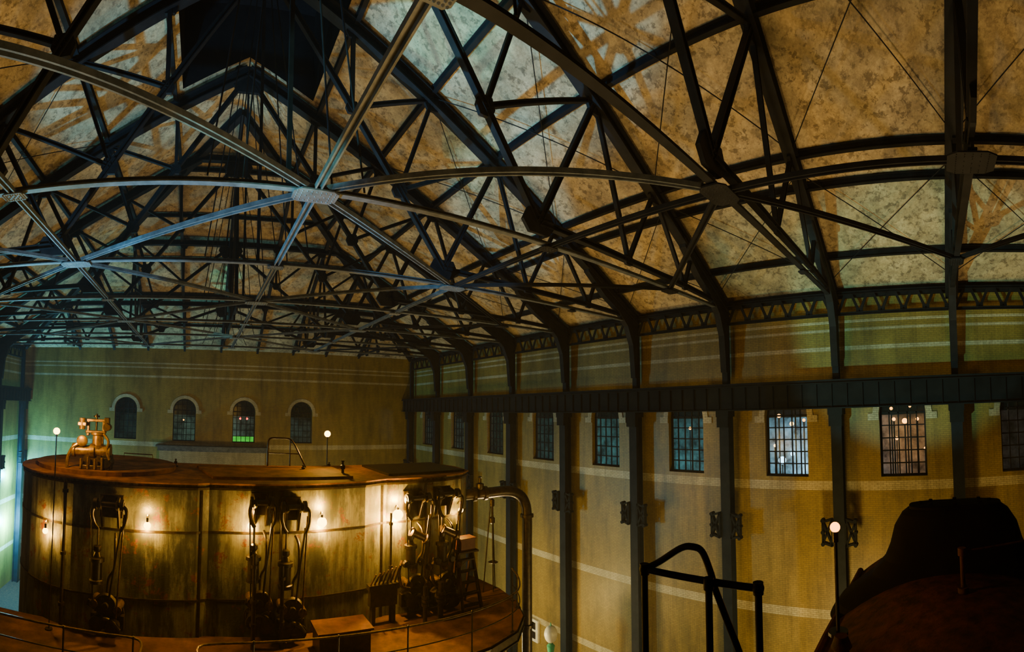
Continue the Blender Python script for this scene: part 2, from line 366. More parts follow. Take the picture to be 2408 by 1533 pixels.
# ---------------------------------------------------------------- trusses
def hexplate(mb,c,w,h,t=.04,plane='xz'):
    x,y,z=c
    Q=[(-w/2,-h*.05),(-w*.3,-h/2),(w*.3,-h/2),(w/2,-h*.05),(w*.34,h/2),(-w*.34,h/2)]
    if plane=='xz': mb.prism([(x+a,y-t/2,z+b) for a,b in Q],(0,t,0))
    else: mb.prism([(x-t/2,y+a,z+b) for a,b in Q],(t,0,0))
WEB=Iprof(.13,.13,.025)
WEBL=Iprof(.17,.17,.03)
for Y in TY[1:]:
    lim=99
    if Y>21: lim=4.78+.55*(YE-Y)-.45
    tr=thing('roof_truss',(XC,Y,4.4),'dark riveted steel roof truss spanning between wall columns','roof truss','dark riveted steel roof trusses')
    top=min(hR(0),lim)
    ulim=0 if lim>50 else max(0,HU-(lim-4.6)/.55)
    H=lambda u:min(hR(u),lim)
    for s in(-1,1):
        X=lambda u:XC+s*u
        mb=MB().beam((X(17.4),Y,hR(17.4)),(X(ulim),Y,H(ulim)),Iprof(.36 if Y>0 else .5,.42,.04)); mk(mb,'rafter',STEEL,tr)
        R=[14.2,11.6,8.55,5.8,2.9]
        B={1:(13.6,4.72),2:(10.1,4.78),3:(6.3,4.9)}
        Nn=B[3]
        def M(u): 
            t=1-u/6.3; return (u,4.9+(top-.15-4.9)*t)
        M1=M(4.6); M2=M(2.9)
        segs=[((16.9,4.6),B[1],WEBL),(B[1],B[2],WEBL),(B[2],Nn,WEBL),(Nn,(0,top-.15),WEBL)]
        Rn={u:(u,H(u)) for u in R}
        segs+=[(Rn[14.2],B[1],WEB),(Rn[11.6],B[1],WEB),(Rn[11.6],B[2],WEB),(Rn[8.55],B[2],WEB),(Rn[8.55],Nn,WEBL),
               (Rn[8.55],M1,WEB),(Rn[5.8],M1,WEB),(Rn[5.8],M2,WEB),(Rn[2.9],M2,WEB)]
        for a,b,pf in segs:
            if (Vector(a)-Vector(b)).length<.5: continue
            mk(MB().beam((X(a[0]),Y,a[1]),(X(b[0]),Y,b[1]),pf),'web_strut',STEEL,tr)
        for c,w,h in((Nn,1.1,.62),(M1,.55,.5),(M2,.45,.4),(B[1],.4,.3),(B[2],.45,.3),(Rn[11.6],.6,.5),(Rn[8.55],.75,.6),(Rn[5.8],.6,.5),(Rn[2.9],.5,.4)):
            g=MB(); hexplate(g,(X(c[0]),Y,c[1]-(.15 if c in Rn.values() else 0)),w,h,.1); mk(g,'gusset_plate',STEEL,tr)
        kp=[(17.15,1.6),(17.15,4.6),(13.4,hR(13.4)),(13.5,hR(13.5)-.35),(14.6,5.3),(15.6,4.75),(16.3,4.1),(16.7,3.2),(16.85,1.6)]
        g=MB().prism([(X(u),Y-.14,z) for u,z in kp],(0,.28,0)); mk(g,'knee_bracket',STEEL,tr)
    if ulim>0: mk(MB().beam((XC-ulim,Y,lim),(XC+ulim,Y,lim),Iprof(.3,.3,.03)),'top_chord',STEEL,tr)
    if Y>0: mk(MB().beam((XC-16.8,Y,4.4),(XC+16.8,Y,4.4),Tprof(.17,.12,.03)),'tie_beam',STEEL2 if Y>5 else STEEL,tr)  # nearer ties get the darker steel to imitate weaker light
    else: mk(MB().beam((XC+6.3,Y,4.4),(XC+16.8,Y,4.4),Tprof(.17,.12,.03)),'tie_beam',STEEL,tr)
    mk(MB().beam((XC,Y,4.45),(XC,Y,top-.1),Iprof(.09,.09,.02)),'king_rod',STEEL,tr)
    for dx in(-.45,.45,-.8,.8): mk(MB().cyl((XC+dx*2,Y,4.5),(XC+dx*.3,Y,top-.2),.022,n=6),'hanger_rod',STEEL,tr)
    g=MB(); hexplate(g,(XC,Y,top-.35),1.5,1.1,.14); mk(g,'gusset_plate',STEEL,tr)
for s in(-1,1):
    for u in(15.6,12.9,11.9,8.55,5.8,3.0):
        ye=min(YE-.1,YE-UW+u-.3)
        mk(MB().beam((XC+s*u,YB,hR(u)+.30),(XC+s*u,ye,hR(u)+.30),Iprof(.16,.24,.025)),'purlin',STEEL,origin=(XC+s*u,YB,hR(u)+.3),
           label='long dark steel purlin running under the plaster ceiling',category='purlin',group='dark steel roof purlins')
    mk(MB().box((XC+s*17.35-.1,YB,4.45),(XC+s*17.35+.1,YE-.1,4.8)),'wall_plate',STEEL,origin=(XC+s*17.35,YB,4.45),label='dark steel wall plate along the top of the brick wall',category='beam')
for s in(-1,1):
    mk(MB().beam((XC+s*17.1,YE-.4,4.7),(XC,YE-UW,hC(0)-.3),Iprof(.3,.4,.04)),'hip_rafter',STEEL,origin=(XC+s*17.1,YE-.4,4.7),label='dark steel hip rafter rising from the wall corner',category='rafter',group='hip rafters')
def hH(y): return 4.78+.55*(YE-y)-.3
for du in(-12,-9,-6.1,-3.05,0,3.05,6.1,9,12):
    ya=YE-.3; yb=YE-UW+abs(du)+.2
    t=thing('hip_rafter_truss',(XC+du,ya,4.5),'dark steel half truss rising from the brick end wall','roof truss','half trusses on the hipped roof end')
    mk(MB().beam((XC+du,ya,hH(ya)),(XC+du,yb,hH(yb)),Iprof(.18,.26,.03)),'rafter',STEEL,t)
    if abs(du) in(0,6.1,12):
        L=ya-yb; nodes=4 if abs(du)<7 else 2
        bz=4.8; prev=(ya,bz)
        mk(MB().beam((XC+du,ya,bz),(XC+du,yb+.4,bz),WEB),'bottom_chord',STEEL,t)
        for k in range(nodes):
            y1=ya-L*(k+.5)/nodes; y2=ya-L*(k+1)/nodes+.3
            mk(MB().beam((XC+du,prev[0],bz),(XC+du,y1,hH(y1)),WEB),'web_strut',STEEL,t)
            mk(MB().beam((XC+du,y1,hH(y1)),(XC+du,y2,bz),WEB),'web_strut',STEEL,t)
            g=MB(); hexplate(g,(XC+du,y2,bz),.7,.5,.08,'yz'); mk(g,'gusset_plate',STEEL,t); prev=(y2,bz)
for yy in(36.2,33.2,30.2,27.2,24.6):
    w=UW-(YE-yy)-.2
    mk(MB().beam((XC-w,yy,hH(yy)+.1),(XC+w,yy,hH(yy)+.1),Iprof(.14,.2,.02)),'purlin',STEEL,origin=(XC,yy,hH(yy)),label='dark steel purlin across the hipped roof end',category='purlin',group='hip end purlins')
# ---------------------------------------------------------------- horizontal bracing with riveted plates
UB=[-12,-6.1,0,6.1,12]; XB=2.15
def rivets(mb,x0,x1,y0,y1,z,nx,ny,r=.024):
    for i in range(nx):
        for j in range(ny):
            if 1<i<nx-2 and 0<j<ny-1 and (i+j)%2: continue
            c=Vector((x0+(x1-x0)*i/(nx-1),y0+(y1-y0)*j/(ny-1),z))
            v=[c+Vector((r*math.cos(t*math.pi/3),r*math.sin(t*math.pi/3),0)) for t in range(6)]+[c+Vector((0,0,-r))]
            mb.add(v,[(k,(k+1)%6,6) for k in range(6)])
for j,Y in enumerate(TY[1:],1):
    for i,u in enumerate(UB):
        x=XB+u; par=(i+j)%2
        w,h=(.46,.29) if abs(u)<7 else (.34,.22)
        if not par: w*=.55;h*=.6
        if Y<0 and i==3: w,h=.38,.44
        mb=MB().prism([(x-w,Y-h*.6,4.26),(x-w*.7,Y-h,4.26),(x+w*.7,Y-h,4.26),(x+w,Y-h*.6,4.26),(x+w,Y+h*.6,4.26),(x+w*.7,Y+h,4.26),(x-w*.7,Y+h,4.26),(x-w,Y+h*.6,4.26)],(0,0,.03))
        rivets(mb,x-w*.84,x+w*.84,Y-h*.66,Y+h*.66,4.26,9,5)
        mk(mb,'bracing_plate',STEEL2 if (x<5 and Y>0) or (x<9 and Y>10) else STEEL,origin=(x,Y,4.26),label='riveted steel gusset plate joining crossing bracing bars',category='gusset plate',group='riveted bracing plates')  # plates on the near right coloured darker, shade put into the material
lab='grey blue riveted bracing bar between roof truss ties'
for j in range(0,len(TY)-1):
    for i,u in enumerate(UB):
        Y1,Y2=TY[j],TY[j+1]
        if abs(u)<7:
            mk(MB().beam((XB+u,Y1,4.33),(XB+u,Y2,4.33),Uprof(.15,.1,.02)),'bracing_bar',STEEL2 if u<5 or Y1>10 else STEEL,origin=(XB+u,Y1,4.33),label=lab,category='bracing bar',group='horizontal roof bracing bars')  # near right bars use the darker steel as painted shade
    for i,u in enumerate(UB):
        for di in(-1,1):
            k=i+di
            if not 0<=k<len(UB): continue
            if (i+j)%2==1:
                if Y1<0 and UB[k]<7 and u<7 : continue
                mk(MB().beam((XB+u,Y1,4.36),(XB+UB[k],Y2,4.36),Uprof(.15,.1,.02)),'bracing_bar',STEEL2 if Y1>3 and min(u,UB[k])<5 else STEEL,origin=(XB+u,Y1,4.36),label=lab,category='bracing bar',group='horizontal roof bracing bars')  # dark steel copy on near right diagonals stands for less light
for s in(-1,1):
    for j in range(0,len(TY)-2):
        Y1,Y2=TY[j],TY[j+1]
        if s<0 and j<3: continue
        for (ua,ub) in((16.5,12.2),(11.6,5.8)):
            if Y2>20 and ub<8: continue
            for a,b in((ua,ub),(ub,ua)):
                mk(MB().cyl((XC+s*a,Y1,hR(a)+.1),(XC+s*b,Y2,hR(b)+.1),.017,n=6),'tie_rod',STEEL,origin=(XC+s*a,Y1,hR(a)+.1),label='thin steel tie rod crossing under the ceiling',category='tie rod',group='thin roof tie rods')
# ---------------------------------------------------------------- columns, girders, lattice
def column(X,Y,s):
    t=thing('steel_column',(X,Y,-16),'dark riveted steel column standing against the brick wall','column','dark steel wall columns')
    mb=MB().beam((X,Y,-16),(X,Y,-.15),Iprof(.44,.5,.05),up=(1,0,0)); mk(mb,'lower_shaft',COLM,t)
    mb=MB().beam((X+s*.1,Y,-.2),(X+s*.1,Y,4.4),Iprof(.26,.3,.04),up=(1,0,0)); mk(mb,'upper_shaft',COLM,t)
    mb=MB().box((X-.42 if s>0 else X-.25,Y-.3,-.35),(X+.25 if s>0 else X+.42,Y+.3,-.1)).box((X-s*.25-.15,Y-.27,-.8),(X-s*.25+.15,Y+.27,-.35)); mk(mb,'girder_seat',GIRD,t)
    for q in(-1,1):
        mb=MB(); y0=Y+q*.27; y1=Y+q*.66; xf=X-s*.24
        z0,z1=(-5.55,-4.5)
        for p,r in(((y0,z0),(y0,z1)),((y1,z0+.12),(y1,z1-.12)),((y0,z0),(y1,z0+.12)),((y0,z1),(y1,z1-.12)),((y0,z0),(y1,z1-.12)),((y0,z1),(y1,z0+.12))):
            mb.beam((xf,p[0],p[1]),(xf,r[0],r[1]),[(-.04,-.11),(.04,-.11),(.04,.11),(-.04,.11)],up=(1,0,0))
        for z in(z0+.06,z1-.06,(z0+z1)/2): mb.cyl((xf-.14,y1,z),(xf+.14,y1,z),.08,n=8)
        mk(mb,'lattice_bracket',GIRD,t)
for Y in TY[1:]+[38.6]: column(18.6,Y,1)
for Y in(28.75,33.7,38.6): column(-15.4,Y,-1)
def girder(X,s):
    t=thing('crane_girder',(X,YB,-.1),'dark riveted steel crane girder carried on the wall columns','girder')
    mk(MB().beam((X,YB,.42),(X,YE-.05,.42),Iprof(.36,1.04,.05)),'girder_web',GIRD,t)
    mk(MB().box((X-s*.05-.04,YB,.94),(X-s*.05+.04,YE-.05,1.06)),'crane_rail',STEEL,t)
    y=YB+.3
    st=MB()
    while y<YE-.2:
        st.box((X-.11,y-.015,-.05),(X+.11,y+.015,.9)); y+=.62
    mk(st,'stiffener',GIRD,t)['kind']='stuff'
girder(18.15,1); girder(-14.95,-1)
def lattice(X,ya,yb):
    t=thing('lattice_girder',(X,ya,3.7),'dark steel zigzag lattice girder below the eave','lattice girder','zigzag lattice eave girders')
    L=Iprof(.14,.12,.02)
    mk(MB().beam((X,ya+.15,4.6),(X,yb-.15,4.6),L),'top_chord',STEEL,t)
    mk(MB().beam((X,ya+.15,3.75),(X,yb-.15,3.75),L),'bottom_chord',STEEL,t)
    n=5; mb=MB(); w=(yb-ya-.3)/n
    for k in range(n):
        a=ya+.15+k*w
        for p,q in(((a,3.77),(a+w*.38,4.58)),((a+w*.62,4.58),(a+w,3.77))):
            mb.beam((X,p[0],p[1]),(X,q[0],q[1]),[(-.055,-.03),(.055,-.03),(.055,.03),(-.055,.03)],up=(1,0,0))
        mb.box((X-.03,a-.14,3.73),(X+.03,a+.14,3.97)).box((X-.03,a+w*.35,4.4),(X+.03,a+w*.65,4.6))
    mk(mb,'zigzag_lacing',STEEL,t)
yy=[-5.95,-.8,4.0,8.95,13.9,18.85,23.8,28.75,33.7,38.6]
for a,b in zip(yy[:-1],yy[1:]): lattice(18.72,a,b)
for a,b in((28.75,33.7),(33.7,38.6)): lattice(-15.52,a,b)

# ---------------------------------------------------------------- engine casing (large tank)
TT=-2.0; TB=-16
def arc(cx,cy,r,a0,a1,n): return [(cx+r*math.cos(math.radians(a0+(a1-a0)*i/n)),cy+r*math.sin(math.radians(a0+(a1-a0)*i/n))) for i in range(n+1)]
foot=[]
foot+=arc(-2.9,14.6,2.58,120,262,20)
foot+=[(-1.6,12.02),(.0,12.15)]
foot+=[(.3,12.28),(1.6,12.2),(3.2,12.25),(4.6,12.42),(5.1,12.62)]
foot+=[(5.35,12.68),(5.7,12.62),(6.4,12.6),(7.3,12.65),(8.0,12.85)]
foot+=[(8.5,13.3),(8.7,14.5),(8.5,15.6),(7.8,15.9),(4.0,15.9),(-1.5,16.3),(-3.2,17.0)]
eng=thing('steam_engine_casing',(1.5,14,TB),'huge rusty riveted steam engine cylinder casing with flat top','steam engine')
def side(poly,z0,z1,off=0):
    P=[]
    n=len(poly)
    for i,p in enumerate(poly):
        a=Vector(poly[i-1]);b=Vector(poly[(i+1)%n]); d=(b-a).normalized(); nn=Vector((d.y,-d.x))
        P.append(Vector(p)+nn*off)
    return MB().prism([(p.x,p.y,z0) for p in P],(0,0,z1-z0))
mk(side(foot,TB,TT-.02),'shell',TANK,eng)
mk(side(foot,TT-.02,TT+.02,.07),'top_plate',RUSTCAP,eng)
mk(side(foot,TT-.16,TT-.10,.04),'rim_band',IRON,eng)
mk(side(foot,-3.28,-3.22,.02),'hoop_band',IRON,eng)
mk(side(foot,-5.0,-4.95,.02),'hoop_band',IRON,eng)
for x,y in((.1,12.2),(5.2,12.66),(-4.2,12.43),(2.2,12.22),(6.6,12.62)): mk(MB().box((x-.04,y-.03,TB),(x+.04,y+.05,TT-.17)),'seam_strip',IRON,eng)
mk(MB().prism([(x,y,TT+.02) for x,y in arc(-2.9,14.6,2.2,0,360,32)[:-1]],(0,0,.12)),'cylinder_cover',RUSTCAP,eng)
mk(MB().prism([(.4,12.9,TT+.02),(4.4,12.9,TT+.02),(4.4,15.4,TT+.02),(-.1,15.4,TT+.02)],(0,0,.07)),'hatch_cover',RUSTCAP,eng)
mk(MB().box((5.6,13.1,TT+.02),(8.3,15.5,TT+.09)),'hatch_cover',IRON,eng)
hr=thing('handrail',(2.5,15.5,TT),'bent pipe handrail on top of the engine casing','handrail')
mk(MB().tube(smooth_path([(2.3,15.6,TT),(2.3,15.6,TT+.7),(2.35,15.6,TT+.97),(2.6,15.6,TT+1.0),(3.0,15.6,TT+.98),(3.15,15.5,TT+.85),(3.35,15.2,TT+.4),(3.5,15.0,TT+.02)],5),.03,8),'top_rail',GREASY,hr,smooth=True)
mk(MB().cyl((3.05,15.55,TT),(3.05,15.55,TT+.95),.022,n=8),'post',GREASY,hr)
mk(MB().cyl((2.3,15.6,TT+.5),(3.3,15.3,TT+.5),.018,n=8),'mid_rail',GREASY,hr)
mk(MB().tube([(-2.6,16.2,TT),(-2.6,16.2,TT+.28),(-1.6,16.1,TT+.28),(-1.55,16.1,TT)],.02,6),'low_pipe_rail',GREASY,origin=(-2.6,16.2,TT),label='low thin pipe rail on the casing top',category='handrail')
def stub(x,y,h,r=.05):
    t=thing('pipe_stub',(x,y,TT+.02),'small vertical oil cup and pipe stub on the casing top','pipe fitting','small pipe stubs on the casing top')
    mk(MB().revolve([(r*1.7,0),(r*1.7,.04),(r*.6,.05),(r*.6,h*.4),(r,h*.42),(r*1.1,h*.65),(r*.5,h*.7),(r*.5,h*.9),(r*.8,h*.92),(r*.6,h)],(x,y,TT+.02),12),'cup_body',IRON,t,smooth=True)
stub(4.3,13.6,.45,.07); stub(-.75,15.3,.25,.05); stub(3.3,14.6,.2,.06); stub(4.35,15.3,.2,.05)

gx,gy=-2.95,13.0; gz=TT+.14
g=thing('governor_valve',(gx,gy,gz),'oily brass coloured valve gear machine on the casing top','machinery')
mk(MB().box((gx-.35,gy-.3,gz),(gx+.35,gy+.3,gz+.12)).prism([(gx-.32,gy-.2,gz+.12),(gx+.32,gy-.2,gz+.12),(gx+.2,gy-.2,gz+.5),(gx-.2,gy-.2,gz+.5)],(0,.4,0)),'base_casting',GREASY,g,bevel=.02)
mk(MB().revolve([(.1,-.62),(.2,-.6),(.2,-.52),(.15,-.5),(.15,-.1),(.21,-.08),(.21,.05),(.16,.08),(.16,.4),(.22,.42),(.22,.5),(.08,.52)],(gx,gy-.1,gz+.5),20,axis=(1,0,0)),'horizontal_cylinder',BRASS,g,smooth=True)
mk(MB().revolve([(.26,0),(.26,.07),(.17,.09),(.15,.35),(.21,.38),(.21,.44),(.1,.46)],(gx+.1,gy,gz+.58),20),'valve_bonnet',BRASS,g,smooth=True)
yo=MB()
for x in(-.2,.26): yo.box((gx+x-.04,gy-.05,gz+.92),(gx+x+.04,gy+.05,gz+1.36))
yo.box((gx-.26,gy-.08,gz+1.32),(gx+.32,gy+.08,gz+1.4)).box((gx-.26,gy-.1,gz+1.0),(gx+.32,gy+.1,gz+1.07))
mk(yo,'yoke_frame',BRASS,g,bevel=.015)
mk(MB().cyl((gx-.34,gy-.12,gz+1.1),(gx-.34,gy-.12,gz+1.42),.09,n=10).box((gx-.46,gy-.2,gz+1.2),(gx-.22,gy-.04,gz+1.3)),'bearing_block',BRASS,g,bevel=.01)
mk(MB().cyl((gx+.36,gy-.15,gz+1.18),(gx+.36,gy+.12,gz+1.18),.11,n=12).box((gx+.28,gy-.1,gz+1.18),(gx+.42,gy+.08,gz+1.45)),'bearing_block',GREASY,g,bevel=.01)
mk(MB().cyl((gx+.04,gy,gz+.9),(gx+.04,gy,gz+1.55),.03).cyl((gx+.04,gy,gz+1.45),(gx+.04,gy,gz+1.5),.09),'spindle',IRON,g)
mk(MB().tube(smooth_path([(gx-.3,gy-.2,gz+.75),(gx-.55,gy-.25,gz+.6),(gx-.7,gy-.25,gz+.3),(gx-.72,gy-.25,gz+.02)],5),.05,8),'lever_arm',BRASS,g,smooth=True)
mk(MB().tube(smooth_path([(gx+.3,gy-.2,gz+1.0),(gx+.45,gy-.25,gz+.8),(gx+.42,gy-.28,gz+.55),(gx+.5,gy-.28,gz+.3)],5),.04,8),'lever_arm',BRASS,g,smooth=True)
mk(MB().revolve([(.03,-.04),(.13,-.04),(.16,-.02),(.16,.02),(.13,.04),(.03,.04)],(gx-.3,gy-.25,gz+.78),16,axis=(0,1,0)),'crank_disc',BRASS,g,smooth=True)
mk(MB().box((gx+.3,gy-.28,gz-.0),(gx+.52,gy+.2,gz+.42)).cyl((gx+.41,gy-.3,gz+.2),(gx+.41,gy+.22,gz+.2),.15),'side_valve_chest',IRON,g,bevel=.02)
for k in range(4): mk(MB().cyl((gx-.3+.2*k,gy-.32,gz+.02),(gx-.3+.2*k,gy-.32,gz+.3+.05*(k%2)),.03,n=8),'stud_bolt',BRASS,g)

def gear(x,y,z,scale=1,variant=0,lab='oily cast iron valve gear hanging on the casing front',hi=GREASY,wide=1.0):
    t=thing('valve_gear',(x,y,z-3.4),lab,'valve gear','valve gear linkages on the engine casing')
    S=scale
    def p(a,b,c): return (x+a*S*wide,y-b*S,z+c*S)
    mb=MB()
    for a in(-.22,.22):
        mb.prism([p(a-.03,0,-.05),p(a-.03,.15,.08),p(a-.03,.45,.02),p(a-.03,.55,-.15),p(a-.03,.35,-.25),p(a-.03,.12,-.75),p(a-.03,0,-.8)],(.06*S,0,0))
    mb.box(p(-.32,.06,-.5),p(.32,-.02,.1))
    mk(mb,'wall_bracket',IRON,t,bevel=.01)
    mk(MB().cyl(p(-.42,.42,-.08),p(.42,.42,-.08),.07*S,n=14).cyl(p(-.40,.42,-.08),p(-.3,.42,-.08),.15*S,n=14).cyl(p(.30,.42,-.08),p(.40,.42,-.08),.15*S,n=14),'rocker_shaft',IRON,t,smooth=True)
    mk(MB().tube(smooth_path([p(-.35,.45,-.08),p(-.42,.5,-.3),p(-.36,.5,-.55),p(-.25,.5,-.7)],5),.05*S,8),'rocker_arm',IRON,t,smooth=True)
    mk(MB().tube(smooth_path([p(.35,.45,-.08),p(.48,.5,-.2),p(.46,.5,-.5),p(.36,.5,-.72)],5),.05*S,8),'rocker_arm',IRON,t,smooth=True)
    dp=[(.05,-2.1),(.19,-2.08),(.19,-2.0),(.15,-1.98),(.15,-1.55),(.2,-1.53),(.2,-1.44),(.1,-1.42),(.07,-1.3),(.11,-1.25),(.11,-1.15),(.03,-1.12)]
    mk(MB().revolve([(r*S,q*S) for r,q in dp],p(-.25,.45,0),16),'dashpot',IRON,t,smooth=True)
    mk(MB().cyl(p(-.25,.45,-.7),p(-.25,.45,-1.15),.028*S,n=8),'dashpot_rod',IRON,t)
    mk(MB().cyl(p(.36,.48,-.6),p(.1,.48,-2.45),.03*S,n=8),'link_rod',IRON,t)
    mk(MB().cyl(p(.42,.5,-.3),p(.3,.5,-2.9),.024*S,n=8),'link_rod',hi,t)
    mk(MB().cyl(p(-.42,.5,-.4),p(-.32,.5,-2.6),.02*S,n=8),'link_rod',IRON,t)
    mk(MB().revolve([(.04*S,-.05),(.27*S,-.05),(.31*S,0),(.27*S,.05),(.1*S,.06),(.08*S,.14),(.02*S,.15)],p(0,.38,-2.65),20,axis=(0,-1,0)).prism([p(-.45,.42,-2.55),p(-.5,.42,-2.68),p(0,.42,-2.95),p(.5,.42,-2.8),p(.46,.42,-2.66),p(0,.42,-2.7)],(0,.07,0)),'wrist_plate',IRON,t,smooth=True)
    mk(MB().cyl(p(0,0,-2.65),p(0,.4,-2.65),.09*S,n=12).cyl(p(-.3,0,-2.62),p(-.3,.5,-2.62),.11*S,n=12).cyl(p(.33,0,-2.72),p(.33,.5,-2.72),.11*S,n=12),'bearing_stem',GREASY,t,smooth=True)
    mb=MB()
    for a,c in((-.2,-3.1),(.22,-3.2)):
        mb.revolve([(.22*S,0),(.22*S,.06),(.15*S,.08),(.15*S,.42),(.2*S,.44),(.2*S,.5),(.07*S,.52)],p(a,0,c),16,axis=(0,-1,0))
    mb.box(p(-.42,.2,-3.35),p(.46,-.0,-2.98))
    mk(mb,'valve_bonnet',IRON,t,smooth=True)
    mk(MB().tube(smooth_path([p(-.28,.45,-3.1),p(-.05,.5,-2.95),p(.2,.5,-3.0),p(.4,.5,-3.2)],5),.05*S,8),'curved_crank',IRON,t,smooth=True)
    mk(MB().tube(smooth_path([p(.15,.1,-.9),p(.2,.35,-1.1),p(.2,.35,-1.7),p(.05,.3,-2.0),p(.02,.3,-2.4)],5),.04*S,8),'steam_tube',IRON,t,smooth=True)
    if variant:
        mk(MB().revolve([(r*S,q*S) for r,q in((.1,-.34),(.15,-.32),(.15,-.26),(.11,-.24),(.11,.18),(.16,.2),(.16,.28),(.1,.3))],p(.05,.45,-1.2),16,axis=(1,0,-.5)),'inclined_cylinder',hi,t,smooth=True)
        mk(MB().tube(smooth_path([p(-.5,.4,-1.9),p(-.65,.5,-2.2),p(-.55,.5,-2.6),p(-.3,.5,-2.7)],5),.05*S,8),'elbow_pipe',hi,t,smooth=True)
        for k in range(4):
            mk(MB().revolve([(.02,-.06),(.08*S,-.06),(.12*S,0),(.08*S,.06),(.02,.06)],p(-.45+.26*k,.55,-1.95-.2*(k%2)),14,axis=(.4*(k%2),1,0)),'flange_disc',hi if k%2 else IRON,t,smooth=True)
    return t
gear(-2.2,11.98,-2.45,.97)
gear(1.62,12.2,-2.3,.97,0,wide=.75)
gear(2.45,12.2,-2.42,1.0,0,'tall oily valve gear with slanted rods on the casing front',wide=.8)
gear(6.15,12.6,-2.45,.95,1,'lamp lit valve gear with flanges on the casing front')
gear(7.15,12.6,-2.4,1.0,1,'lamp lit valve gear with inclined cylinder on the casing front',wide=.9)
def vpipe(x,y,z0,z1,r,lab='tall thin vertical steam pipe in front of the casing'):
    t=thing('vertical_pipe',(x,y,z0),lab,'pipe','vertical pipes along the engine casing')
    mk(MB().cyl((x,y,z0),(x,y,z1),r,n=12),'pipe_run',IRON,t,smooth=True)
    for z in(z0+.6,z1-.3,(z0+z1)/2): mk(MB().cyl((x,y,z-.04),(x,y,z+.04),r*1.7,n=12),'pipe_flange',IRON,t,smooth=True)
vpipe(-3.45,11.95,-5.9,-2.05,.05); vpipe(1.45,11.6,-5.9,-3.6,.055); vpipe(2.15,11.6,-5.9,-3.9,.05)
vpipe(6.75,11.9,-5.9,-4.9,.08); vpipe(6.2,11.8,-5.9,-4.9,.06); vpipe(5.35,12.3,-5.9,-2.9,.035)
t=thing('lubricator_rack',(5.0,12.2,-5.9),'row of small oiler tubes in a dark rack','lubricator')
mk(MB().box((4.65,12.1,-4.95),(5.55,12.35,-4.8)).box((4.7,12.15,-5.4),(5.5,12.35,-4.95)).box((4.75,12.15,-5.9),(4.85,12.35,-5.4)).box((5.35,12.15,-5.9),(5.45,12.35,-5.4)),'rack_body',IRON,t)
for k in range(7): mk(MB().cyl((4.72+.12*k,12.2,-4.8),(4.84+.12*k,12.1,-4.5+.03*k),.025,n=8),'oiler_tube',GREASY,t)

# ---------------------------------------------------------------- bulbs on the casing
LAMPC=(1,.50,.055)
def walllamp(x,y,z,e=70,r=.05,lab='bare glowing bulb in a socket on the engine casing'):
    t=thing('wall_lamp',(x,y+.2,z),lab,'lamp','bare bulbs on the engine casing')
    mk(MB().tube(smooth_path([(x,y+.2,z+.16),(x,y+.1,z+.26),(x,y,z+.22)],4),.015,6),'lamp_arm',IRON,t)
    mk(MB().cyl((x,y,z+r*.8),(x,y,z+.2),.03,n=10),'socket',IRON,t)
    mk(MB().sphere((x,y,z),r),'bulb',BULB,t,smooth=True)
    light('POINT',(x,y+.03,z-r-.05),e,LAMPC,.04,name='bulb_light')
    light('POINT',(x,y+.03,z+r+.22),e*.6,LAMPC,.04,name='bulb_light')
walllamp(-4.0,12.06,-3.5,130,.08)
walllamp(-1.25,11.87,-3.05,260,.09)
walllamp(1.38,11.98,-3.0,130,.09)
walllamp(3.27,12.08,-2.98,520,.13)  # this bulb and the next drawn oversized to imitate their glare
walllamp(5.62,12.44,-3.0,850,.15)
walllamp(7.85,12.6,-3.1,90,.08)
def polelamp(x,y,zb,z,lab,e,mat=BULB,r=.06,c=LAMPC):
    t=thing('pole_lamp',(x,y,zb),lab,'lamp')
    mk(MB().cyl((x,y,zb),(x,y,z-.1),.018,n=8).cyl((x,y,zb),(x,y,zb+.03),.1,n=12),'pole',IRON,t)
    mk(MB().cyl((x,y,z-.14),(x,y,z-r*.8),.03,n=10),'socket',IRON,t)
    mk(MB().sphere((x,y,z),r),'bulb',mat,t,smooth=True)
    light('POINT',(x,y,z+r+.06),e,c,.05,name='bulb_light')
polelamp(-3.68,11.7,-5.9,-.78,'bare bulb on a tall thin pole before the engine casing',230,r=.09)
polelamp(4.4,15.75,TT+.02,-.85,'bare bulb on a thin pole standing on the casing top',300,r=.11)
polelamp(4.49,1.02,-2.2,-1.18,'orange bare bulb on a thin pole beside the dark machine',30,BULBN,.05,(1,.34,.03))

t=thing('exhaust_pipe',(10.8,12.9,-16),'thick dark pipe elbow running from the casing and down','pipe')
mk(MB().tube(smooth_path([(8.6,13.6,-2.85),(9.4,13.4,-2.83),(10.1,13.2,-2.8),(10.5,13.05,-2.92),(10.72,12.95,-3.2),(10.8,12.9,-3.7),(10.8,12.9,-5),(10.8,12.9,-9),(10.8,12.9,-16)],6),.18,18),'pipe_run',IRON,t,smooth=True)
for c,ax in(((8.95,13.5,-2.85),(1,-.2,0)),((9.35,13.42,-2.83),(1,-.2,0)),((10.8,12.9,-3.7),(0,0,1)),((10.8,12.9,-7.5),(0,0,1))):
    mk(MB().revolve([(.15,-.05),(.24,-.05),(.24,.05),(.15,.05)],c,18,axis=ax),'pipe_flange',IRON,t,smooth=True)
mk(MB().revolve([(.1,0),(.14,.05),(.14,.2),(.05,.24),(.05,.4),(.09,.42),(.02,.46)],(9.15,13.45,-2.7),14),'relief_valve',IRON,t,smooth=True)
t=thing('valve_rod_stand',(9.2,12.9,-5.9),'thin slanting valve rods with a small handwheel','valve stand')
for a in((-.35,0),(.2,.1),(-.05,-.15)): mk(MB().cyl((9.2+a[0],12.8+a[1],-5.9),(9.2+a[0]*.15,12.8+a[1]*.15,-3.0),.02,n=6),'rod',IRON,t)
